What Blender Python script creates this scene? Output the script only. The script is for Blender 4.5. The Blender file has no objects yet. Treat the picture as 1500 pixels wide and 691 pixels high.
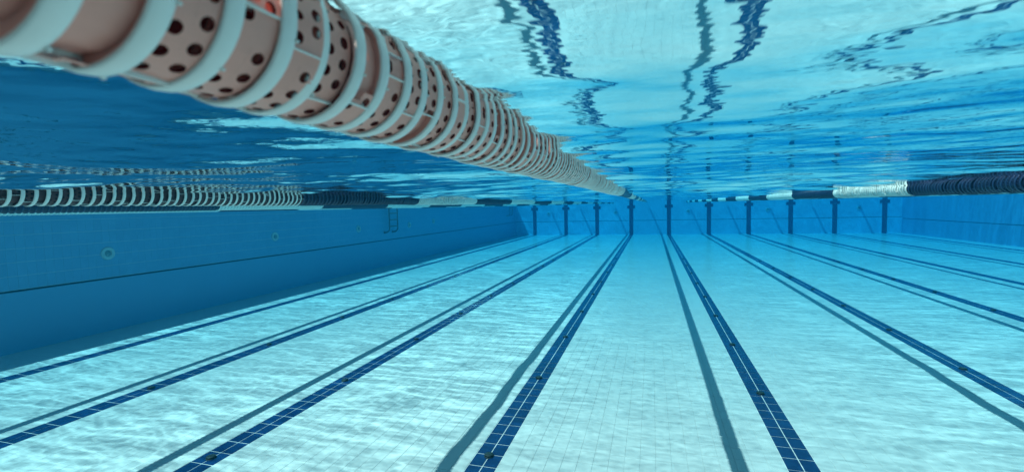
import bpy, math, random
import numpy as np
from mathutils import Matrix, Vector

S = bpy.context.scene
COL = S.collection
random.seed(7)
RNG = np.random.default_rng(11)

# ------------------------------------------------------------------ camera
FLOOR = 0.0
EYE = 2.165              # height of the lens above the pool floor
WATER = EYE + 0.152      # mean water level
F_PX, YAW, PITCH, ROLL = 679.577, 0.2926, -0.0625, -0.0242


def cam_basis():
    cy, sy, cp, sp = math.cos(YAW), math.sin(YAW), math.cos(PITCH), math.sin(PITCH)
    cr, sr = math.cos(ROLL), math.sin(ROLL)
    fw = Vector((-sy * cp, cy * cp, sp))
    rt = Vector((cy, sy, 0))
    up = rt.cross(fw)
    return cr * rt + sr * up, -sr * rt + cr * up, fw


CA, CB, CF = cam_basis()
cam = bpy.data.cameras.new("camera")
cam.sensor_width = 36.0
cam.lens = F_PX / 1500 * 36.0
cam.clip_start = 0.02
cam.clip_end = 3000
cam.dof.use_dof = True
cam.dof.focus_distance = 3.6
cam.dof.aperture_fstop = 5.0
camo = bpy.data.objects.new("camera", cam)
COL.objects.link(camo)
M = Matrix.Identity(4)
for i in range(3):
    M[i][0], M[i][1], M[i][2] = CA[i], CB[i], -CF[i]
M[0][3], M[1][3], M[2][3] = 0, 0, EYE
camo.matrix_world = M
S.camera = camo

# ------------------------------------------------------------------ sky, sun, exposure
SUN_DIR = Vector((0.43, 0.20, -1.0)).normalized()      # the way the light travels
SUN_ELEV = math.asin(-SUN_DIR.z)
SUN_ROT = math.atan2(-SUN_DIR.x, -SUN_DIR.y)
W = bpy.data.worlds.new("World")
S.world = W
W.use_nodes = True
wn = W.node_tree
sky = wn.nodes.new("ShaderNodeTexSky")
sky.sky_type = 'NISHITA'
sky.sun_disc = False
sky.sun_elevation = SUN_ELEV
sky.sun_rotation = SUN_ROT
bg = wn.nodes["Background"]
bg.inputs["Strength"].default_value = 0.05
wn.links.new(sky.outputs[0], bg.inputs[0])

sun = bpy.data.lights.new("sun", 'SUN')
sun.energy = 5.0
sun.angle = math.radians(0.5)
sun.color = (1.0, 0.80, 0.68)
suno = bpy.data.objects.new("sun", sun)
suno.rotation_euler = SUN_DIR.to_track_quat('-Z', 'Y').to_euler()
suno.location = (0, 0, 30)
COL.objects.link(suno)

S.view_settings.view_transform = 'Standard'
S.view_settings.look = 'None'
S.view_settings.gamma = 1.0
S.view_settings.use_curve_mapping = False
S.view_settings.exposure = 0.30
S.render.engine = 'CYCLES'
cy = S.cycles
cy.use_denoising = True
cy.max_bounces = 8
cy.diffuse_bounces = 4
cy.glossy_bounces = 4
cy.transmission_bounces = 4
cy.volume_bounces = 1
cy.transparent_max_bounces = 12
cy.sample_clamp_indirect = 6.0


# ------------------------------------------------------------------ helpers
def tag(o, label=None, cat=None, group=None, kind=None):
    for k, v in (("label", label), ("category", cat), ("group", group), ("kind", kind)):
        if v:
            o[k] = v
    return o


def link(name, data, parent=None, loc=None):
    o = bpy.data.objects.new(name, data)
    COL.objects.link(o)
    if parent:
        o.parent = parent
    if loc is not None:
        o.location = loc
    return o


def empty(name, loc=(0, 0, 0)):
    o = link(name, None, None, loc)
    o.empty_display_size = 0.1
    return o


class MB:
    """collects shapes and links them as one mesh"""

    def __init__(self):
        self.v, self.f, self.m, self.s = [], [], [], []

    def add(self, verts, faces, mat=0, smooth=False):
        b = len(self.v)
        self.v += [tuple(p) for p in verts]
        for f in faces:
            self.f.append(tuple(i + b for i in f))
            self.m.append(mat)
            self.s.append(smooth)

    def box(self, a, b, mat=0):
        x0, y0, z0 = a
        x1, y1, z1 = b
        v = [(x0, y0, z0), (x1, y0, z0), (x1, y1, z0), (x0, y1, z0), (x0, y0, z1), (x1, y0, z1), (x1, y1, z1), (x0, y1, z1)]
        self.add(v, [(0, 3, 2, 1), (4, 5, 6, 7), (0, 1, 5, 4), (1, 2, 6, 5), (2, 3, 7, 6), (3, 0, 4, 7)], mat)

    def quad(self, a, b, c, d, mat=0):
        self.add([a, b, c, d], [(0, 1, 2, 3)], mat)

    def tube(self, path, r, n=10, mat=0, caps=True):
        path = [Vector(p) for p in path]
        rings = []
        ref = Vector((0.31, 0.2, 0.93)).normalized()
        for i, p in enumerate(path):
            t = (path[min(i + 1, len(path) - 1)] - path[max(i - 1, 0)]).normalized()
            u = t.cross(ref)
            if u.length < 0.05:
                u = t.cross(Vector((1, 0, 0)))
            u.normalize()
            w = t.cross(u)
            rings.append([p + r * (math.cos(2 * math.pi * k / n) * u + math.sin(2 * math.pi * k / n) * w) for k in range(n)])
        vs = [p for ring in rings for p in ring]
        fs = []
        for i in range(len(path) - 1):
            for k in range(n):
                k2 = (k + 1) % n
                fs.append((i * n + k, i * n + k2, (i + 1) * n + k2, (i + 1) * n + k))
        self.add(vs, fs, mat, True)
        if caps:
            self.add(rings[0], [tuple(range(n))], mat)
            self.add(rings[-1], [tuple(reversed(range(n)))], mat)

    def lathe(self, prof, n, axis='y', mat=0, smooth=True, closed=False, phase=0.0, origin=(0, 0, 0)):
        """prof: (radius, along) pairs"""
        vs, fs = [], []
        for r, a in prof:
            for k in range(n):
                t = 2 * math.pi * k / n + phase
                c, s = r * math.cos(t), r * math.sin(t)
                p = {'y': (c, a, s), 'z': (c, s, a), 'x': (a, c, s)}[axis]
                vs.append((p[0] + origin[0], p[1] + origin[1], p[2] + origin[2]))
        m = len(prof)
        for i in range(m if closed else m - 1):
            j = (i + 1) % m
            for k in range(n):
                k2 = (k + 1) % n
                fs.append((i * n + k, i * n + k2, j * n + k2, j * n + k))
        self.add(vs, fs, mat, smooth)

    def mesh(self, name, mats):
        me = bpy.data.meshes.new(name)
        me.from_pydata(self.v, [], self.f)
        me.polygons.foreach_set("material_index", self.m)
        me.polygons.foreach_set("use_smooth", self.s)
        for m in (mats if isinstance(mats, (list, tuple)) else [mats]):
            me.materials.append(m)
        me.update()
        return me

    def build(self, name, mats, parent=None, loc=None):
        return link(name, self.mesh(name, mats), parent, loc)


def px_size(p, du, dv):
    """rough size in photo pixels of a patch du x dv at p; 0 outside the frame"""
    def pr(q):
        q = Vector(q) - Vector((0, 0, EYE))
        z = q.dot(CF)
        if z < 0.05:
            return None
        return Vector((750 + F_PX * q.dot(CA) / z, 345.5 - F_PX * q.dot(CB) / z))
    c = pr(p)
    if c is None or not (0 <= c.x <= 1500 and 0 <= c.y <= 691):
        return 0.0
    a, b = pr(Vector(p) + Vector(du)) - c, pr(Vector(p) + Vector(dv)) - c
    return abs(a.x * b.y - a.y * b.x)


# ------------------------------------------------------------------ materials
class NT:
    def __init__(self, name):
        self.mat = bpy.data.materials.new(name)
        self.mat.use_nodes = True
        self.t = self.mat.node_tree
        self.out = [n for n in self.t.nodes if n.type == 'OUTPUT_MATERIAL'][0]
        self.bsdf = [n for n in self.t.nodes if n.type == 'BSDF_PRINCIPLED'][0]

    def n(self, kind, **kw):
        nd = self.t.nodes.new(kind)
        for k, v in kw.items():
            setattr(nd, k, v)
        return nd

    def l(self, a, b):
        self.t.links.new(a, b)

    def val(self, sock, v):
        if hasattr(v, "is_output") or isinstance(v, bpy.types.NodeSocket):
            self.l(v, sock)
        else:
            sock.default_value = v

    def math(self, op, a, b=0.0, c=None):
        nd = self.n("ShaderNodeMath", operation=op)
        self.val(nd.inputs[0], a)
        self.val(nd.inputs[1], b)
        if c is not None:
            self.val(nd.inputs[2], c)
        return nd.outputs[0]

    def pos(self):
        return self.n("ShaderNodeNewGeometry").outputs["Position"]

    def scaled(self, vec, sc, off=(0, 0, 0)):
        nd = self.n("ShaderNodeMapping")
        self.l(vec, nd.inputs[0])
        nd.inputs["Scale"].default_value = sc
        nd.inputs["Location"].default_value = off
        return nd.outputs[0]

    def noise(self, vec, scale, detail=2.0, rough=0.5, dist=0.0):
        nd = self.n("ShaderNodeTexNoise")
        self.l(vec, nd.inputs["Vector"])
        nd.inputs["Scale"].default_value = scale
        nd.inputs["Detail"].default_value = detail
        nd.inputs["Roughness"].default_value = rough
        nd.inputs["Distortion"].default_value = dist
        return nd.outputs["Fac"]

    def mixc(self, fac, a, b):
        nd = self.n("ShaderNodeMix", data_type='RGBA')
        self.val(nd.inputs[0], fac)
        for i, v in ((6, a), (7, b)):
            if isinstance(v, tuple):
                nd.inputs[i].default_value = (*v, 1)
            else:
                self.l(v, nd.inputs[i])
        return nd.outputs[2]

    def remap(self, v, a, b, c, d):
        nd = self.n("ShaderNodeMapRange")
        self.l(v, nd.inputs[0])
        for i, x in enumerate((a, b, c, d)):
            nd.inputs[i + 1].default_value = x
        return nd.outputs[0]


def cell_noise(nt, vec, sx, sy, sz):
    m = nt.scaled(vec, (sx, sy, sz))
    fl = nt.n("ShaderNodeVectorMath", operation='FLOOR')
    nt.l(m, fl.inputs[0])
    wn_ = nt.n("ShaderNodeTexWhiteNoise", noise_dimensions='3D')
    nt.l(fl.outputs[0], wn_.inputs["Vector"])
    return wn_.outputs["Value"]


def grid_lines(nt, vec, axes, pitch, width):
    """1 on the joints of a grid"""
    sep = nt.n("ShaderNodeSeparateXYZ")
    nt.l(vec, sep.inputs[0])
    res = None
    for ax, p in zip(axes, pitch):
        u = nt.math('PINGPONG', sep.outputs[ax], p / 2)
        b = nt.math('LESS_THAN', u, width / 2)
        res = b if res is None else nt.math('MAXIMUM', res, b)
    return res


TILE_W, TILE_L = 0.125, 0.189


def mat_tile(name, base, dark, cells, rough=0.25, var=0.5, joints=None, joint_col=None, joint_fac=0.5):
    nt = NT(name)
    p = nt.pos()
    cell = cell_noise(nt, p, *cells)
    big = nt.noise(p, 0.9, 4, 0.6)
    fine = nt.noise(p, 14, 3, 0.6)
    k = nt.math('ADD', nt.math('MULTIPLY', cell, var), nt.math('MULTIPLY', big, 1 - var))
    k = nt.math('ADD', nt.math('MULTIPLY', k, 0.75), nt.math('MULTIPLY', fine, 0.25))
    c = nt.mixc(k, dark, base)
    if joints:
        j = grid_lines(nt, p, *joints)
        c = nt.mixc(nt.math('MULTIPLY', j, joint_fac), c, joint_col)
    nt.l(c, nt.bsdf.inputs["Base Color"])
    nt.bsdf.inputs["Roughness"].default_value = rough
    nt.bsdf.inputs["Specular IOR Level"].default_value = 0.15
    return nt.mat


def mat_plain(name, col, rough=0.4, var=0.12, scale=30, spec=0.3, translucent=0.0, metal=0.0):
    nt = NT(name)
    p = nt.n("ShaderNodeTexCoord").outputs["Object"]
    n = nt.noise(p, scale, 3, 0.6)
    d = tuple(c * (1 - var * 2) for c in col)
    c = nt.mixc(n, d, col)
    nt.l(c, nt.bsdf.inputs["Base Color"])
    nt.bsdf.inputs["Roughness"].default_value = rough
    nt.bsdf.inputs["Specular IOR Level"].default_value = spec
    nt.bsdf.inputs["Metallic"].default_value = metal
    if translucent:
        tr = nt.n("ShaderNodeBsdfTranslucent")
        nt.l(c, tr.inputs[0])
        mx = nt.n("ShaderNodeMixShader")
        mx.inputs[0].default_value = translucent
        nt.l(nt.bsdf.outputs[0], mx.inputs[1])
        nt.l(tr.outputs[0], mx.inputs[2])
        nt.l(mx.outputs[0], nt.out.inputs["Surface"])
    return nt.mat


MAT = {}
MAT['floor_tile'] = mat_tile("floor_tile", (0.62, 0.62, 0.605), (0.47, 0.49, 0.50), (1 / TILE_W, 1 / TILE_L, 0.01), var=0.22)
MAT['floor_far'] = mat_tile("floor_far_tile", (0.62, 0.62, 0.605), (0.47, 0.49, 0.50), (1 / TILE_W, 1 / TILE_L, 0.01), var=0.22,
                            joints=((0, 1), (TILE_W, TILE_L), 0.004), joint_col=(0.46, 0.49, 0.50), joint_fac=0.5)
MAT['grout'] = mat_tile("grout", (0.58, 0.59, 0.58), (0.46, 0.49, 0.50), (20, 20, 1), rough=0.8, var=0.1)
MAT['joint_white'] = mat_tile("white_joint", (0.82, 0.82, 0.80), (0.66, 0.68, 0.68), (9, 9, 1), rough=0.7, var=0.2)
MAT['line_tile'] = mat_tile("blue_tile", (0.005, 0.036, 0.125), (0.0025, 0.020, 0.08), (1 / TILE_W, 1 / TILE_L, 0.01), rough=0.2, var=0.7)
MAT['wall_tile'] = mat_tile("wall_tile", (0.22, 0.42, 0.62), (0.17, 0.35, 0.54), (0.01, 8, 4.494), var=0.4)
MAT['wall_far'] = mat_tile("wall_far_tile", (0.22, 0.42, 0.62), (0.17, 0.35, 0.54), (8, 8, 4), var=0.4,
                           joints=((1, 2), (0.125, 0.24), 0.006), joint_col=(0.66, 0.78, 0.84), joint_fac=0.4)
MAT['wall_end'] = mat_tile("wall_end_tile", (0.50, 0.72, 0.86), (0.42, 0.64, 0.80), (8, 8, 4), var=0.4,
                           joints=((0, 2), (0.125, 0.24), 0.006), joint_col=(0.66, 0.78, 0.84), joint_fac=0.4)
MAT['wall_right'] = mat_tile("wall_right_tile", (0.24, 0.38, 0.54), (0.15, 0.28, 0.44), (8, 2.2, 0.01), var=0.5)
MAT['wall_low'] = mat_tile("wall_lower_panel", (0.22, 0.42, 0.62), (0.17, 0.35, 0.54), (0.5, 0.5, 0.5), var=0.1)
MAT['wall_bed'] = mat_tile("wall_bed", (0.58, 0.68, 0.74), (0.48, 0.60, 0.67), (0.5, 0.5, 0.5), var=0.1)
MAT['wall_joint'] = mat_plain("wall_joint", (0.03, 0.06, 0.10), 0.8)
MAT['cross'] = mat_tile("dark_blue_tile", (0.010, 0.040, 0.16), (0.006, 0.028, 0.11), (8, 8, 8), var=0.6)
MAT['deck'] = mat_tile("deck_stone", (0.50, 0.48, 0.45), (0.40, 0.39, 0.37), (3, 3, 1), rough=0.7)
MAT['white_plastic'] = mat_plain("white_plastic", (0.95, 0.93, 0.90), 0.38, 0.04, 60, 0.35, 0.12)
MAT['pink_plastic'] = mat_plain("pale_red_plastic", (0.98, 0.42, 0.35), 0.40, 0.06, 40, 0.3, 0.12)
MAT['red_core'] = mat_plain("dark_red_core", (0.20, 0.008, 0.008), 0.6, 0.1)
MAT['brown_plastic'] = mat_plain("dark_red_plastic", (0.07, 0.025, 0.03), 0.5, 0.1)
MAT['navy_plastic'] = mat_plain("navy_plastic", (0.012, 0.032, 0.095), 0.4, 0.1)
MAT['navy_dark'] = mat_plain("navy_dark_plastic", (0.006, 0.012, 0.05), 0.5, 0.1)
MAT['teal_plastic'] = mat_plain("blue_plastic", (0.03, 0.20, 0.36), 0.4, 0.1)
MAT['pale_plastic'] = mat_plain("pale_plastic", (0.72, 0.72, 0.70), 0.4, 0.08)
MAT['steel'] = mat_plain("steel", (0.10, 0.12, 0.14), 0.35, 0.1, 20, 0.5)
MAT['inlet'] = mat_plain("inlet_plastic", (0.58, 0.62, 0.64), 0.4, 0.1)
MAT['inlet_dark'] = mat_plain("inlet_throat", (0.22, 0.32, 0.38), 0.6, 0.1)
MAT['drain'] = mat_plain("dark_green_fitting", (0.016, 0.035, 0.035), 0.5, 0.3, 40)


def water_material():
    nt = NT("water")
    p = nt.pos()
    # fine ripples too small for the mesh
    b1 = nt.noise(nt.scaled(p, (0.7, 1.3, 1)), 9.0, 3, 0.55)
    bump = nt.n("ShaderNodeBump")
    bump.inputs["Strength"].default_value = 0.5
    bump.inputs["Distance"].default_value = 0.0028
    nt.l(b1, bump.inputs["Height"])
    fr = nt.n("ShaderNodeFresnel")
    fr.inputs["IOR"].default_value = 1.333
    nt.l(bump.outputs[0], fr.inputs["Normal"])
    gl = nt.n("ShaderNodeBsdfGlossy")
    gl.inputs["Roughness"].default_value = 0.0
    gl.inputs["Color"].default_value = (1, 1, 1, 1)
    nt.l(bump.outputs[0], gl.inputs["Normal"])
    # caustic light painted by noise into the transparent colour, independent of the ripples
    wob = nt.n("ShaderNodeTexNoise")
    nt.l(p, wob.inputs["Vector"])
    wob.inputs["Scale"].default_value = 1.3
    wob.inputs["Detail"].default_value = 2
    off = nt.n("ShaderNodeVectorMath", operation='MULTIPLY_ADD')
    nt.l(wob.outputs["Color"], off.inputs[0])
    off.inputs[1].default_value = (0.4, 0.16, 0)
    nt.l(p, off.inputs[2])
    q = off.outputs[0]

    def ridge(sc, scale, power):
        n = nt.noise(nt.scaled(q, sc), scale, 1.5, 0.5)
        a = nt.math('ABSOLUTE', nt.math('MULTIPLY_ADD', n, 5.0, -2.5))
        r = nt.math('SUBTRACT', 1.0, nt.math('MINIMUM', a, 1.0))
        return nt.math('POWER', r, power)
    r1 = ridge((0.17, 1.0, 1), 4.0, 4.0)       # long painted streaks of light
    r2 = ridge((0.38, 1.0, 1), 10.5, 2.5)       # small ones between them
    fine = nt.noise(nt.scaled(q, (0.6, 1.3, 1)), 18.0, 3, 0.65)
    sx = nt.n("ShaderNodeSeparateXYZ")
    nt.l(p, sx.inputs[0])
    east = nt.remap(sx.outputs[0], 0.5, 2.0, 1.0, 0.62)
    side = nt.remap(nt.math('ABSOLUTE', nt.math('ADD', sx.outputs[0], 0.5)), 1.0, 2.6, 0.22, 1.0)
    patch = nt.math('MULTIPLY', nt.math('MULTIPLY', side, east), nt.remap(nt.noise(p, 0.28, 2, 0.5), 0.38, 0.62, 0.5, 1.0))  # strength of the painted streaks, weakest beside the near rope
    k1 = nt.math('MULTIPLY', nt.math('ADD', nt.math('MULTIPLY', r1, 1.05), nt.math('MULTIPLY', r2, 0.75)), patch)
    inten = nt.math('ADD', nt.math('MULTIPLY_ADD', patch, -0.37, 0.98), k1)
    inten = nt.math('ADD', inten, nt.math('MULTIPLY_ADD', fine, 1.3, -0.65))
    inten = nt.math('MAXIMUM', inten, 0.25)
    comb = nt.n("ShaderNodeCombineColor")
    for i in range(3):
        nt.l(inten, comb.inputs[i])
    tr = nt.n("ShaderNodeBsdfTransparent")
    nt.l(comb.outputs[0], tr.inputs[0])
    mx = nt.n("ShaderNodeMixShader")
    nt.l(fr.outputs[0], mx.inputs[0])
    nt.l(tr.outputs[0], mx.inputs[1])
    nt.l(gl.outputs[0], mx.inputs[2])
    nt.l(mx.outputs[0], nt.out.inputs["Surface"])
    # body of the water
    va = nt.n("ShaderNodeVolumeAbsorption")
    va.inputs["Density"].default_value = 0.20
    va.inputs["Color"].default_value = (0.25, 0.845, 0.96, 1)
    vs = nt.n("ShaderNodeVolumeScatter")
    vs.inputs["Density"].default_value = 0.0075
    vs.inputs["Color"].default_value = (0.03, 0.60, 1.0, 1)
    vs.inputs["Anisotropy"].default_value = 0.3
    ad = nt.n("ShaderNodeAddShader")
    nt.l(va.outputs[0], ad.inputs[0])
    nt.l(vs.outputs[0], ad.inputs[1])
    nt.l(ad.outputs[0], nt.out.inputs["Volume"])
    nt.t.nodes.remove(nt.bsdf)
    return nt.mat


# ------------------------------------------------------------------ dimensions of the pool
XL, XR = -9.90, 14.65
Y0, YE = -1.2, 33.98
LINES = [-8.414, -6.041, -3.768, -1.370, 1.166, 3.733, 6.176, 8.636, 11.102, 13.752]
LW = 0.25
TT = 0.0032               # tile thickness

# ------------------------------------------------------------------ water
def spaced(a, b, fn):
    out = [a]
    while out[-1] < b:
        out.append(out[-1] + fn(out[-1]))
    out[-1] = b
    return np.array(out)


def make_water():
    xs = np.r_[-spaced(1.6, 10.05, lambda x: 0.012 * (x / 1.6) ** 1.25)[::-1], np.arange(-1.588, 2.19, 0.012), spaced(2.2, 14.8, lambda x: 0.013 * (x / 2.2) ** 1.25)]
    ys = np.r_[spaced(Y0 - 0.05, 0.15, lambda y: 0.08)[:-1], spaced(0.15, YE + 0.1, lambda y: 0.011 * max(1, y / 1.6) ** 1.1)]
    X, Y = np.meshgrid(xs, ys)
    dx = np.gradient(xs)[None, :] + 0 * X
    dy = np.gradient(ys)[:, None] + 0 * X
    step = np.maximum(dx, dy)
    Z = np.zeros_like(X)
    # wind ripples: many small trains, crests mostly across the pool
    for k in range(70):
        lam = 0.075 * (24.0 ** RNG.random())
        th = RNG.normal(math.pi / 2, 0.75)
        ph = RNG.random() * 6.283
        slope = 0.0078 * (lam / 0.3) ** 0.22
        amp = slope * lam / 6.283
        kx, ky = 6.283 / lam * math.cos(th), 6.283 / lam * math.sin(th)
        # groups: each train swells and fades over a few metres
        gx, gy, gp = RNG.normal(0, 0.9), RNG.normal(0, 0.9), RNG.random() * 6.283
        env = 0.55 + 0.45 * np.sin(gx * X + gy * Y + gp)
        res = np.clip((lam / step - 3.0) / 3.0, 0, 1)
        Z += amp * env * res * np.sin(kx * X + ky * Y + ph + 0.6 * np.sin(1.7 * X + 0.9 * Y + k))
    # rougher away from the sheltered strip beside the rope
    far = np.maximum(np.clip((np.abs(X + 0.1) - 0.8) / 1.5, 0, 1), np.clip((Y - 1.6) / 2.5, 0, 1))
    Z *= 0.9 + 1.1 * far + 0.8 * np.clip((-X - 1.2) / 1.0, 0, 1)
    # a slow swell: the water stands a little lower under the outer ropes
    sm = lambda t: np.clip(t, 0, 1) ** 2 * (3 - 2 * np.clip(t, 0, 1))
    Z -= 0.026 * sm((X - 0.9) / 1.5) + 0.018 * sm((-X - 0.9) / 1.5)
    Z += WATER
    ny, nx = X.shape
    top = np.c_[X.ravel(), Y.ravel(), Z.ravel()]
    idx = np.arange(nx * ny).reshape(ny, nx)
    quads = np.stack([idx[:-1, :-1], idx[:-1, 1:], idx[1:, 1:], idx[1:, :-1]], -1).reshape(-1, 4)
    # sides and bottom, outside the pool shell
    border = np.r_[idx[0, :], idx[1:, -1], idx[-1, -2::-1], idx[-2:0:-1, 0]]
    nb = len(border)
    low = top[border].copy()
    low[:, 2] = -0.30
    base = len(top)
    verts = np.r_[top, low]
    j = np.arange(nb)
    j2 = (j + 1) % nb
    sides = np.stack([border[j], base + j, base + j2, border[j2]], -1)
    me = bpy.data.meshes.new("water")
    nq = len(quads) + len(sides)
    loops = np.r_[quads.ravel(), sides.ravel(), base + j[::-1]]
    me.vertices.add(len(verts))
    me.vertices.foreach_set("co", verts.ravel())
    me.loops.add(len(loops))
    me.loops.foreach_set("vertex_index", loops.astype(np.int32))
    me.polygons.add(nq + 1)
    me.polygons.foreach_set("loop_start", np.r_[np.arange(nq) * 4, nq * 4].astype(np.int32))
    sm = np.zeros(nq + 1, bool)
    sm[:len(quads)] = True
    me.polygons.foreach_set("use_smooth", sm)
    me.update(calc_edges=True)
    me.validate()
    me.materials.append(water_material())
    o = link("water", me)
    tag(o, kind="structure")
    return o


make_water()

# ------------------------------------------------------------------ pool floor
floor_mb = MB()
floor_mb.box((XL - 0.3, Y0 - 0.3, -0.2), (XR + 0.3, YE + 0.3, FLOOR - TT))
pool_floor = tag(floor_mb.build("pool_floor", MAT['grout']), kind="structure")

NEAR0, NEAR1 = 2.268, 2.268 + 28 * TILE_L


def tile_geo(mb, x0, x1, y0, y1, z0, z1, mat=0):
    """a tile with a small bevel, no underside"""
    b = 0.0012
    v = [(x0, y0, z0), (x1, y0, z0), (x1, y1, z0), (x0, y1, z0),
         (x0, y0, z1 - b), (x1, y0, z1 - b), (x1, y1, z1 - b), (x0, y1, z1 - b),
         (x0 + b, y0 + b, z1), (x1 - b, y0 + b, z1), (x1 - b, y1 - b, z1), (x0 + b, y1 - b, z1)]
    f = [(8, 9, 10, 11)]
    for i in range(4):
        j = (i + 1) % 4
        f += [(i, j, j + 4, i + 4), (i + 4, j + 4, j + 8, i + 8)]
    mb.add(v, f, mat)


def floor_tiles():
    far = MB()
    cand = []
    edges = [XL] + [e for x in LINES for e in (x - LW / 2, x + LW / 2)] + [XR]
    for s in range(0, len(edges), 2):
        a, b = edges[s] + 0.002, edges[s + 1] - 0.002
        far.quad((a, NEAR1 + 0.0015, FLOOR), (b, NEAR1 + 0.0015, FLOOR), (b, YE, FLOOR), (a, YE, FLOOR))
        far.quad((a, Y0, FLOOR), (b, Y0, FLOOR), (b, NEAR0 - 0.0015, FLOOR), (a, NEAR0 - 0.0015, FLOOR))
        n = max(1, round((b - a) / TILE_W))
        w = (b - a) / n
        for i in range(n):
            for j in range(28):
                x, y = a + (i + 0.5) * w, NEAR0 + (j + 0.5) * TILE_L
                cand.append((px_size((x, y, 0), (w, 0, 0), (0, TILE_L, 0)), x, y, w))
    cand.sort(key=lambda c: -c[0])
    g = 0.0010
    rest = MB()
    cache = {}
    for k, (s, x, y, w) in enumerate(cand):
        dz = random.uniform(-0.0004, 0.0004)
        if k < 300:
            key = round(w, 5)
            if key not in cache:
                m = MB()
                tile_geo(m, -w / 2 + g, w / 2 - g, -TILE_L / 2 + g, TILE_L / 2 - g, -TT, 0)
                cache[key] = m.mesh("floor_tile", MAT['floor_tile'])
            link("floor_tile", cache[key], pool_floor, (x, y, FLOOR + dz))
        else:
            tile_geo(rest, x - w / 2 + g, x + w / 2 - g, y - TILE_L / 2 + g, y + TILE_L / 2 - g, FLOOR - TT, FLOOR + dz)
    tag(rest.build("floor_tiling", MAT['floor_tile'], pool_floor), kind="stuff")
    tag(far.build("far_floor_tiling", MAT['floor_far'], pool_floor), kind="stuff")


floor_tiles()


def lane_lines():
    g = 0.0035
    m = MB()
    tile_geo(m, -LW / 4 + g, LW / 4 - g, -TILE_L / 2 + g, TILE_L / 2 - g, -TT / 2, 0)
    one = m.mesh("line_tile", MAT['line_tile'])
    for x in LINES:
        bed = MB()
        bed.box((x - LW / 2 - 0.001, Y0, FLOOR - TT - 0.001), (x + LW / 2 + 0.001, YE - 0.001, FLOOR - 0.0022))
        ln = bed.build("lane_line", MAT['joint_white'], pool_floor)
        rest = MB()
        rows = int((YE - Y0) / TILE_L)
        for j in range(rows):
            y = Y0 + (j + 0.5) * TILE_L
            for sx in (-1, 1):
                cx = x + sx * LW / 4
                dz = 0.0004 + random.uniform(-0.0003, 0.0003)
                if px_size((cx, y, 0), (LW / 2, 0, 0), (0, TILE_L, 0)) > 60:
                    link("line_tile", one, ln, (cx, y, FLOOR + dz))
                else:
                    tile_geo(rest, cx - LW / 4 + g, cx + LW / 4 - g, y - TILE_L / 2 + g, y + TILE_L / 2 - g, FLOOR - TT / 2, FLOOR + dz)
        tag(rest.build("line_tiling", MAT['line_tile'], ln), kind="stuff")


lane_lines()

# ------------------------------------------------------------------ pool walls
TOP = WATER + 0.035
LEDGE = 0.995


def left_wall():
    root = empty("pool_wall", (XL, YE / 2, 0))
    tag(root, "long shaded blue tiled pool wall on the left with ladders and round inlets", "wall", "walls of the pool")
    oy = -YE / 2
    up = MB()
    up.box((-0.30, Y0 + oy, LEDGE + 0.016), (-0.003, YE + oy - 0.002, TOP))
    up.build("upper_wall", MAT['wall_bed'], root)
    lo = MB()
    lo.box((-0.30, Y0 + oy, -0.1), (0.012, YE + oy - 0.002, LEDGE - 0.016))
    lo.build("lower_wall", MAT['wall_low'], root)
    jt = MB()
    jt.box((-0.30, Y0 + oy, LEDGE - 0.016), (-0.045, YE + oy - 0.003, LEDGE + 0.016))
    jt.build("wall_joint", MAT['wall_joint'], root)
    tw, th, g, gz = 0.125, 0.2225, 0.0012, 0.0032
    z0 = LEDGE + 0.018
    rows, y_from, n = 6, 3.0, 72
    cand = []
    for j in range(n):
        for i in range(rows):
            y, z = y_from + (j + 0.5) * tw, z0 + (i + 0.5) * th
            cand.append((px_size((XL, y, z), (0, tw, 0), (0, 0, th)), y, z))
    cand.sort(key=lambda c: -c[0])
    b = 0.001

    def geo(m, y0, y1, za, zb, x1):
        v = [(-0.003, y0, za), (-0.003, y1, za), (-0.003, y1, zb), (-0.003, y0, zb),
             (x1 - b, y0, za), (x1 - b, y1, za), (x1 - b, y1, zb), (x1 - b, y0, zb),
             (x1, y0 + b, za + b), (x1, y1 - b, za + b), (x1, y1 - b, zb - b), (x1, y0 + b, zb - b)]
        f = [(8, 9, 10, 11)]
        for i in range(4):
            k = (i + 1) % 4
            f += [(i, k, k + 4, i + 4), (i + 4, k + 4, k + 8, i + 8)]
        m.add(v, f)
    m = MB()
    geo(m, -tw / 2 + g, tw / 2 - g, -th / 2 + gz, th / 2 - gz, 0.0)
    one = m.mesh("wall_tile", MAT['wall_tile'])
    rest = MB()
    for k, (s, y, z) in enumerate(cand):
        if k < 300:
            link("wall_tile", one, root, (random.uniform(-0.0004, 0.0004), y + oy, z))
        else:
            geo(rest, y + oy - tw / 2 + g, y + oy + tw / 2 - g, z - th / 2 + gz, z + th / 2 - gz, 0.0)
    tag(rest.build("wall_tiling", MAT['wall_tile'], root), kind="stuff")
    far = MB()
    y1 = y_from + n * tw
    far.box((-0.003, y1 + oy + 0.001, z0), (0.0, YE + oy - 0.003, z0 + rows * th))
    far.box((-0.003, Y0 + oy, z0), (0.0, y_from + oy - 0.001, z0 + rows * th))
    tag(far.build("far_wall_tiling", MAT['wall_far'], root), kind="stuff")


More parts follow.
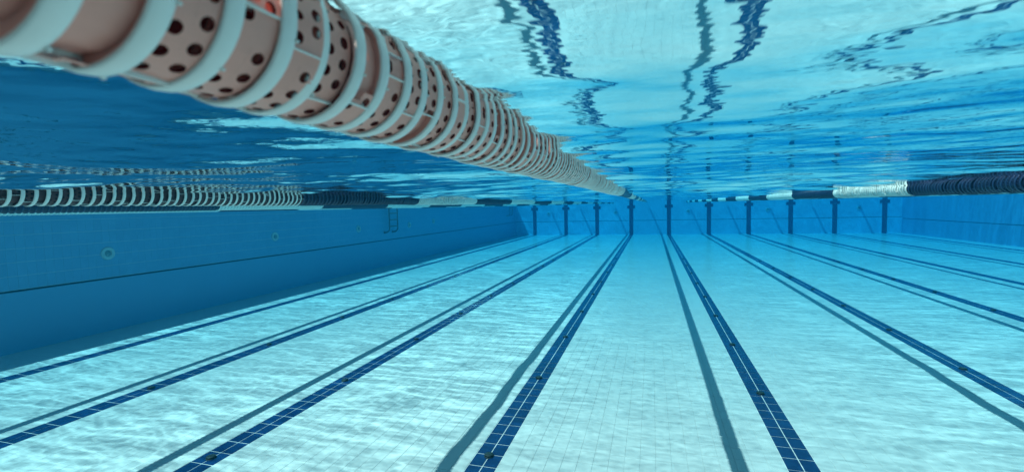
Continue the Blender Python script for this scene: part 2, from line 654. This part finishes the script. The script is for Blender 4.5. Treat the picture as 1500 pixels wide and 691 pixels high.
def end_wall():
    root = empty("pool_wall", (0, YE, 0))
    tag(root, "far blue end wall of the pool with a row of dark crosses", "wall", "walls of the pool")
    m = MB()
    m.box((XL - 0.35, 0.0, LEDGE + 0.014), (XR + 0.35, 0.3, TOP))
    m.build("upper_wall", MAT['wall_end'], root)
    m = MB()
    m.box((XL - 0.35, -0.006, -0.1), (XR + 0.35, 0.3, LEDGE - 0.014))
    m.build("lower_wall", MAT['wall_end'], root)
    m = MB()
    m.box((XL - 0.35, 0.03, LEDGE - 0.014), (XR + 0.35, 0.3, LEDGE + 0.014))
    m.build("wall_joint", MAT['wall_joint'], root)
    for x in LINES:
        m = MB()
        w = 0.13
        za, zb = 1.86, 2.06
        for a, b in (((x - w, 0.002), (x + w, LEDGE - 0.016)), ((x - w, LEDGE + 0.016), (x + w, za - 0.003)),
                     ((x - 0.26, za), (x + 0.26, zb)), ((x - w, zb + 0.003), (x + w, TOP - 0.01))):
            m.box((a[0], -0.012, a[1]), (b[0], 0.0, b[1]))
        m.build("cross_marking", MAT['cross'], root)


def right_wall():
    root = empty("pool_wall", (XR, YE / 2, 0))
    tag(root, "sunlit blue tiled pool wall at the far right with rippled light on it", "wall", "walls of the pool")
    oy = -YE / 2
    m = MB()
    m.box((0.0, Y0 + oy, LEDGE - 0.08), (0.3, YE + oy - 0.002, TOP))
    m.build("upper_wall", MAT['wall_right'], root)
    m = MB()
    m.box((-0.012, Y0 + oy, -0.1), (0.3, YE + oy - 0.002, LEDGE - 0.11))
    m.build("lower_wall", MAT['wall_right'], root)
    m = MB()
    m.box((0.045, Y0 + oy, LEDGE - 0.11), (0.3, YE + oy - 0.003, LEDGE - 0.08))
    m.build("wall_joint", MAT['wall_joint'], root)


left_wall()
end_wall()
right_wall()

dk = MB()
E2 = 400
z0, z1 = TOP - 0.25, TOP + 0.004
dk.box((-E2, -E2, z0), (XL - 0.02, E2, z1))
dk.box((XR + 0.02, -E2, z0), (E2, E2, z1))
dk.box((XL - 0.019, YE + 0.02, z0), (XR + 0.019, E2, z1))
dk.box((XL - 0.019, -E2, z0), (XR + 0.019, Y0, z1))
dk.box((XL - 0.3, Y0 - 0.3, -0.1), (XR + 0.3, Y0 + 0.0005, z0))       # the shell below the deck edge at the camera's back
tag(dk.build("deck", MAT['deck']), kind="structure")


# ------------------------------------------------------------------ lane ropes
R0, PITCH_F = 0.065, 0.0447
BAND = 0.0148


def ring_mesh(name, mat, n=48):
    m = MB()
    h = BAND / 2
    prof = [(R0 - 0.001, -h), (R0, -h + 0.0015), (R0 + 0.0006, 0), (R0, h - 0.0015), (R0 - 0.001, h), (R0 - 0.0035, h), (R0 - 0.0045, 0.0), (R0 - 0.0035, -h)]
    m.lathe(prof, n, 'y', 0, True, closed=True)
    # moulding pips on the rim
    for k in range(5):
        t = 2 * math.pi * (k / 5) + 0.4
        c = Vector((math.cos(t), 0, math.sin(t))) * (R0 + 0.0006)
        m.lathe([(0.0016, c.y + h - 0.001), (0.0012, c.y + h + 0.0016), (0.0002, c.y + h + 0.002)], 6, 'y', 0, True, origin=(c.x * 0.99, 0, c.z * 0.99))
    return m.mesh(name, mat)


def hub_mesh(name, mats):
    """perforated sleeve between two rims, ribs across it and a dark core inside"""
    m = MB()
    ya, yb = BAND / 2 - 0.002, PITCH_F - BAND / 2 + 0.003
    ra, rb = R0 - 0.0058, R0 - 0.0034
    ncol, nrow = 20, 2

    def P(u, v):
        t = 2 * math.pi * u / ncol
        r = ra + (rb - ra) * v
        return (r * math.cos(t), ya + (yb - ya) * v, r * math.sin(t))
    for row in range(nrow):
        for c in range(ncol):
            u0 = c + 0.5 * row
            v0, v1 = row / nrow, (row + 1) / nrow
            if c >= 16:
                continue                      # the open quarter of the sleeve
            if (c % 5) == 4 or (c % 5 == 3 and row == 0):
                m.add([P(u0, v0), P(u0 + 0.5, v0), P(u0 + 1, v0), P(u0 + 1, v1), P(u0 + 0.5, v1), P(u0, v1)], [(0, 1, 4, 5), (1, 2, 3, 4)], 0, True)
                continue
            n = 12
            cu, cv = u0 + 0.5, (v0 + v1) / 2
            cellw = 2 * math.pi * ra / ncol
            rh = 0.0050
            du, dv = rh / cellw, rh / (yb - ya)
            inner, outer, deep = [], [], []
            for k in range(n):
                a = 2 * math.pi * (k + 0.5) / n
                ca, sa = math.cos(a), math.sin(a)
                inner.append(P(cu + du * ca, cv + dv * sa))
                q = inner[-1]
                deep.append((q[0] * 0.95, q[1], q[2] * 0.95))
                e = 1 / max(abs(ca), abs(sa))
                outer.append(P(cu + 0.5 * ca * e, cv + (v1 - v0) / 2 * sa * e))
            # corners
            m.add(outer + inner + deep, [(k, (k + 1) % n, n + (k + 1) % n, n + k) for k in range(n)] + [], 0, True)
            m.add(inner + deep, [(k, (k + 1) % n, n + (k + 1) % n, n + k) for k in range(n)], 1, True)
            for sx, sy, k0 in ((1, 1, 1), (-1, 1, 4), (-1, -1, 7), (1, -1, 10)):
                m.add([outer[k0], outer[(k0 + 1) % n], P(cu + 0.5 * sx, cv + (v1 - v0) / 2 * sy)], [(0, 1, 2)], 0, True)
    # ribs
    op = [2 * math.pi * u / ncol for u in (15.9, 17, 18, 19, 20.6)]
    m.add([((R0 - 0.0115) * math.cos(t), yy, (R0 - 0.0115) * math.sin(t)) for yy in (ya - 0.004, yb + 0.002) for t in op],
          [(i, i + 1, i + 6, i + 5) for i in range(4)], 0, True)
    m.lathe([(R0 - 0.016, yb + 0.0005), (R0 - 0.0036, yb + 0.0005)], 32, 'y', 0, False)
    for u in (0.15, 5.0, 10.0, 15.75):
        t = 2 * math.pi * u / ncol
        d = 0.012
        v = []
        for r in (R0 - 0.014, R0 - 0.0012):
            for yy in (ya, yb):
                for s in (-d, d):
                    v.append((r * math.cos(t + s), yy, r * math.sin(t + s)))
        m.add(v, [(4, 5, 7, 6), (0, 4, 6, 2), (1, 3, 7, 5), (0, 1, 5, 4), (2, 6, 7, 3)], 2)
    # core and end webs
    m.lathe([(0.012, -BAND / 2), (0.046, -BAND / 2 + 0.001), (0.048, ya), (0.048, yb), (0.046, yb + 0.001)], 24, 'y', 1, True)
    return m.mesh(name, mats)


def float_low(m, y, mat_rim=0, mat_hub=1, n=18, rib=True):
    """one float of a far section: rim, sleeve, ribs"""
    h = BAND / 2
    m.lathe([(R0 - 0.006, y - h), (R0, y - h + 0.002), (R0, y + h - 0.002), (R0 - 0.006, y + h)], n, 'y', mat_rim, True)
    m.lathe([(R0 - 0.010, y + h - 0.001), (R0 - 0.006, y + PITCH_F - h + 0.001)], n, 'y', mat_hub, True)


RING_WHITE = ring_mesh("float_rim", MAT['white_plastic'])
HUB_PINK = hub_mesh("float_sleeve", [MAT['pink_plastic'], MAT['red_core'], MAT['white_plastic']])
HUB_BROWN = hub_mesh("float_sleeve", [MAT['brown_plastic'], MAT['navy_dark'], MAT['pale_plastic']])
RING_NAVY = ring_mesh("float_rim", MAT['navy_plastic'], 32)
HUB_NAVY = hub_mesh("float_sleeve", [MAT['navy_dark'], MAT['navy_dark'], MAT['navy_plastic']])
HUB_WHITE = hub_mesh("float_sleeve", [MAT['pale_plastic'], MAT['navy_dark'], MAT['white_plastic']])
SETS = {'red': (RING_WHITE, HUB_PINK), 'redfar': (RING_WHITE, HUB_BROWN), 'navy': (RING_NAVY, HUB_NAVY), 'white': (RING_WHITE, HUB_WHITE)}
LOWM = {'red': ('white_plastic', 'pink_plastic'), 'redfar': ('white_plastic', 'brown_plastic'), 'navy': ('navy_plastic', 'navy_dark'),
        'white': ('white_plastic', 'pale_plastic'), 'teal': ('teal_plastic', 'navy_plastic')}


def lane_rope(x, sink, blocks, singles_to, label, y_first):
    """blocks: list of (y_end, style) from the near wall to the far wall"""
    z = WATER - sink
    snake = 0.003 if singles_to < 5.5 and singles_to > 0 else 0.010
    root = empty("lane_rope", (x, Y0, z))
    tag(root, label, "lane rope", "floating lane ropes across the pool")
    cb = MB()
    cb.tube([(0, 0.0, 0), (0, (YE - Y0) / 2, -0.002), (0, YE - Y0, 0)], 0.004, 8)
    cb.build("cable", MAT['steel'], root)
    y = max(Y0 + 0.05, y_first) - Y0
    start = Y0
    for (ye, style) in blocks:
        sec = None
        while y + Y0 < ye and y + Y0 < YE - 0.12:
            if y + Y0 < singles_to:
                ring, hub = SETS[style]
                f = link("float", ring, root, (snake * math.sin(y * 3.1 + x) + 0.6 * snake * math.sin(y * 8.3) + random.gauss(0, 0.0012), y + random.gauss(0, 0.0007), 0.003 * math.sin(y * 2.3 + 1.7 * x) + random.gauss(0, 0.0010)))
                a = random.random() * 6.283
                f.rotation_euler = (random.gauss(0, 0.011), a, random.gauss(0, 0.011))
                link("sleeve", hub, f)
            else:
                if sec is None:
                    sec = MB()
                float_low(sec, y)
            y += PITCH_F
        if sec:
            a, b = LOWM[style]
            tag(sec.build("float_section", [MAT[a], MAT[b]], root), kind="stuff")
    return root


def alternate(y, first, step, a, b):
    out, k = [], 0
    y = first
    while y < YE + step:
        out.append((y, a if k % 2 == 0 else b))
        y += step
        k += 1
    return out


near = [(5.02, 'red')] + alternate(0, 6.9, 1.85, 'teal', 'white')
lane_rope(-0.324, 0.0, near, 5.02, "large white ringed lane rope with pink perforated sleeves right overhead", 0.12)
left2 = [(2.98, 'redfar')] + alternate(0, 4.86, 1.88, 'navy', 'white')
lane_rope(-2.64, 0.036, left2, 6.2, "lane rope left of the pink one, white rings over dark sleeves", 1.0)
left3 = alternate(0, 4.4, 1.9, 'navy', 'white')
lane_rope(-5.12, 0.045, left3, -9, "second lane rope left of the pink one, starting with a long navy run", 1.0)
left4 = alternate(0, 6.4, 1.9, 'white', 'navy')
lane_rope(-7.36, 0.05, left4, -9, "pale lane rope nearest the shaded left wall", 1.5)
r1 = [(3.5, 'white'), (5.26, 'navy')] + alternate(0, 7.14, 1.85, 'white', 'navy')
lane_rope(2.36, 0.074, r1, 7.0, "lane rope right of the pink one, navy floats at the right edge then white", 2.0)
r2 = [(6.2, 'white')] + alternate(0, 8.1, 1.9, 'navy', 'white')
lane_rope(4.72, 0.070, r2, -9, "second lane rope right of the pink one, white at the right edge", 4.0)
r3 = [(10.2, 'navy')] + alternate(0, 12.1, 1.9, 'white', 'navy')
lane_rope(7.2, 0.070, r3, -9, "third lane rope right of the pink one", 7.0)
r4 = [(13.0, 'white')] + alternate(0, 14.9, 1.9, 'navy', 'white')
lane_rope(9.66, 0.070, r4, -9, "fourth lane rope right of the pink one", 10.0)
r5 = [(18.0, 'navy')] + alternate(0, 19.9, 1.9, 'white', 'navy')
lane_rope(12.2, 0.070, r5, -9, "lane rope nearest the right wall of the pool", 13.0)

# ------------------------------------------------------------------ floor inlets on the lane lines
def drain_proto():
    root = empty("floor_inlet", (0, 0, 0))
    m = MB()
    m.lathe([(0.044, 0.0), (0.044, 0.003), (0.040, 0.005), (0.0, 0.006)], 20, 'z')
    m.build("flange", MAT['drain'], root)
    m = MB()
    for k in range(8):
        t = 2 * math.pi * k / 8
        c, s = math.cos(t), math.sin(t)
        a, b, w = 0.012, 0.038, 0.0035
        v = []
        for zz in (0.005, 0.014):
            for r, q in ((a, -w), (b, -w), (b, w), (a, w)):
                v.append((r * c - q * s, r * s + q * c, zz))
        m.add(v, [(4, 5, 6, 7), (0, 1, 5, 4), (1, 2, 6, 5), (2, 3, 7, 6), (3, 0, 4, 7)])
    m.build("slotted_rose", MAT['drain'], root)
    m = MB()
    m.lathe([(0.039, 0.014), (0.040, 0.016), (0.033, 0.020), (0.013, 0.023), (0.0, 0.0235)], 20, 'z')
    m.build("cap", MAT['drain'], root)
    return root


def copy_thing(o):
    c = o.copy()
    COL.objects.link(c)
    for ch in o.children:
        d = ch.copy()
        d.parent = c
        COL.objects.link(d)
    return c


ORD = ["nearest", "second", "third", "fourth", "fifth", "sixth", "seventh", "eighth", "ninth", "tenth", "eleventh", "twelfth"]
line_name = {1: "the third lane line left of the pink rope", 2: "the second lane line left of the pink rope", 3: "the lane line just left of the pink rope",
             4: "the lane line just right of the pink rope", 5: "the second lane line right of the pink rope", 6: "the third lane line right of the pink rope"}
proto = drain_proto()
used = False
for li, first in ((3, 3.69), (4, 3.79), (2, 3.05), (1, 4.15), (5, 5.18), (6, 9.0)):
    for k in range(9):
        y = first + 1.89 * k
        if y > 20:
            break
        o = proto if not used else copy_thing(proto)
        used = True
        o.location = (LINES[li], y, FLOOR + 0.0012)
        o.rotation_euler = (0, 0, random.random() * 6)
        ordn = "nearest inlet" if k == 0 else ORD[k] + " inlet"
        tag(o, "dark %s on %s" % (ordn, line_name[li]), "floor inlet", "dark inlets along the lane lines")


# ------------------------------------------------------------------ wall inlets
def inlet_proto():
    root = empty("wall_inlet")
    m = MB()
    m.lathe([(0.122, 0.0), (0.122, 0.012), (0.110, 0.024), (0.080, 0.028), (0.062, 0.020), (0.058, 0.006)], 32, 'x')
    m.build("flange", MAT['inlet'], root)
    m = MB()
    m.lathe([(0.068, 0.006), (0.055, 0.003), (0.045, 0.012), (0.03, 0.022), (0.0, 0.026)], 24, 'x')
    m.build("nozzle", MAT['inlet_dark'], root)
    m = MB()
    m.lathe([(0.014, 0.025), (0.012, 0.034), (0.0, 0.036)], 12, 'x', origin=(0, -0.02, -0.03))
    m.build("screw_cap", MAT['inlet'], root)
    return root


ip = inlet_proto()
used = False
spots = [(XL + 0.001, y, z, 0, "round pale wall inlet, %s on the left wall" % w) for y, z, w in
         ((6.2, 1.47, "nearest the camera"), (10.3, 1.51, "second from the camera"), (14.1, 1.52, "just in front of the ladder"),
          (17.7, 1.50, "just beyond the ladder"), (20.0, 1.58, "second beyond the ladder"))]
spots += [(x, YE - 0.001, 1.58, -math.pi / 2, "small end wall inlet %s" % w) for x, w in
          ((-7.35, "between the first and second crosses from the left"), (-2.45, "between the third and fourth crosses from the left"),
           (2.42, "between the fifth and sixth crosses from the left"), (7.3, "between the seventh and eighth crosses from the left"),
           (12.4, "between the ninth and tenth crosses from the left"))]
for x, y, z, rz, lab in spots:
    o = ip if not used else copy_thing(ip)
    used = True
    o.location = (x, y, z)
    o.rotation_euler = (0, 0, rz)
    tag(o, lab, "wall inlet", "round inlets in the pool walls")


# ------------------------------------------------------------------ ladders on the left wall
def ladder(y, zb, label):
    w = 0.60
    root = empty("pool_ladder", (XL, y, 0))
    tag(root, label, "ladder", "ladders on the left wall")
    off = 0.24
    for yy in (0, w):
        pts = [(-0.55, yy, TOP + 0.004), (-0.55, yy, TOP + 0.55)]
        for k in range(7):
            a = math.pi - math.pi * k / 6
            pts.append((-0.155 + 0.395 * math.cos(a), yy, TOP + 0.55 + 0.2 * math.sin(a)))
        pts += [(off, yy, TOP + 0.2), (off, yy, zb + 0.16)]
        for k in range(1, 6):
            a = math.pi / 2 * k / 5
            pts.append((off - 0.16 * (1 - math.cos(a)), yy, zb + 0.16 - 0.16 * math.sin(a)))
        pts.append((0.002, yy, zb))
        m = MB()
        m.tube(pts, 0.026, 12)
        rail = m.build("rail", MAT['steel'], root)
        m = MB()
        m.lathe([(0.05, 0.001), (0.05, 0.012), (0.03, 0.02)], 16, 'x', origin=(0, yy, zb))
        m.build("wall_foot", MAT['steel'], rail)
    for z in (1.53, 1.78, 2.03, 2.26):
        if z > zb + 0.1:
            m = MB()
            m.tube([(off, 0.02, z), (off, w - 0.02, z)], 0.024, 10)
            m.build("rung", MAT['steel'], root)


ladder(15.75, 1.30, "dark steel pool ladder halfway along the shaded left wall")
ladder(31.7, 1.55, "distant pool ladder in the far corner of the left wall")
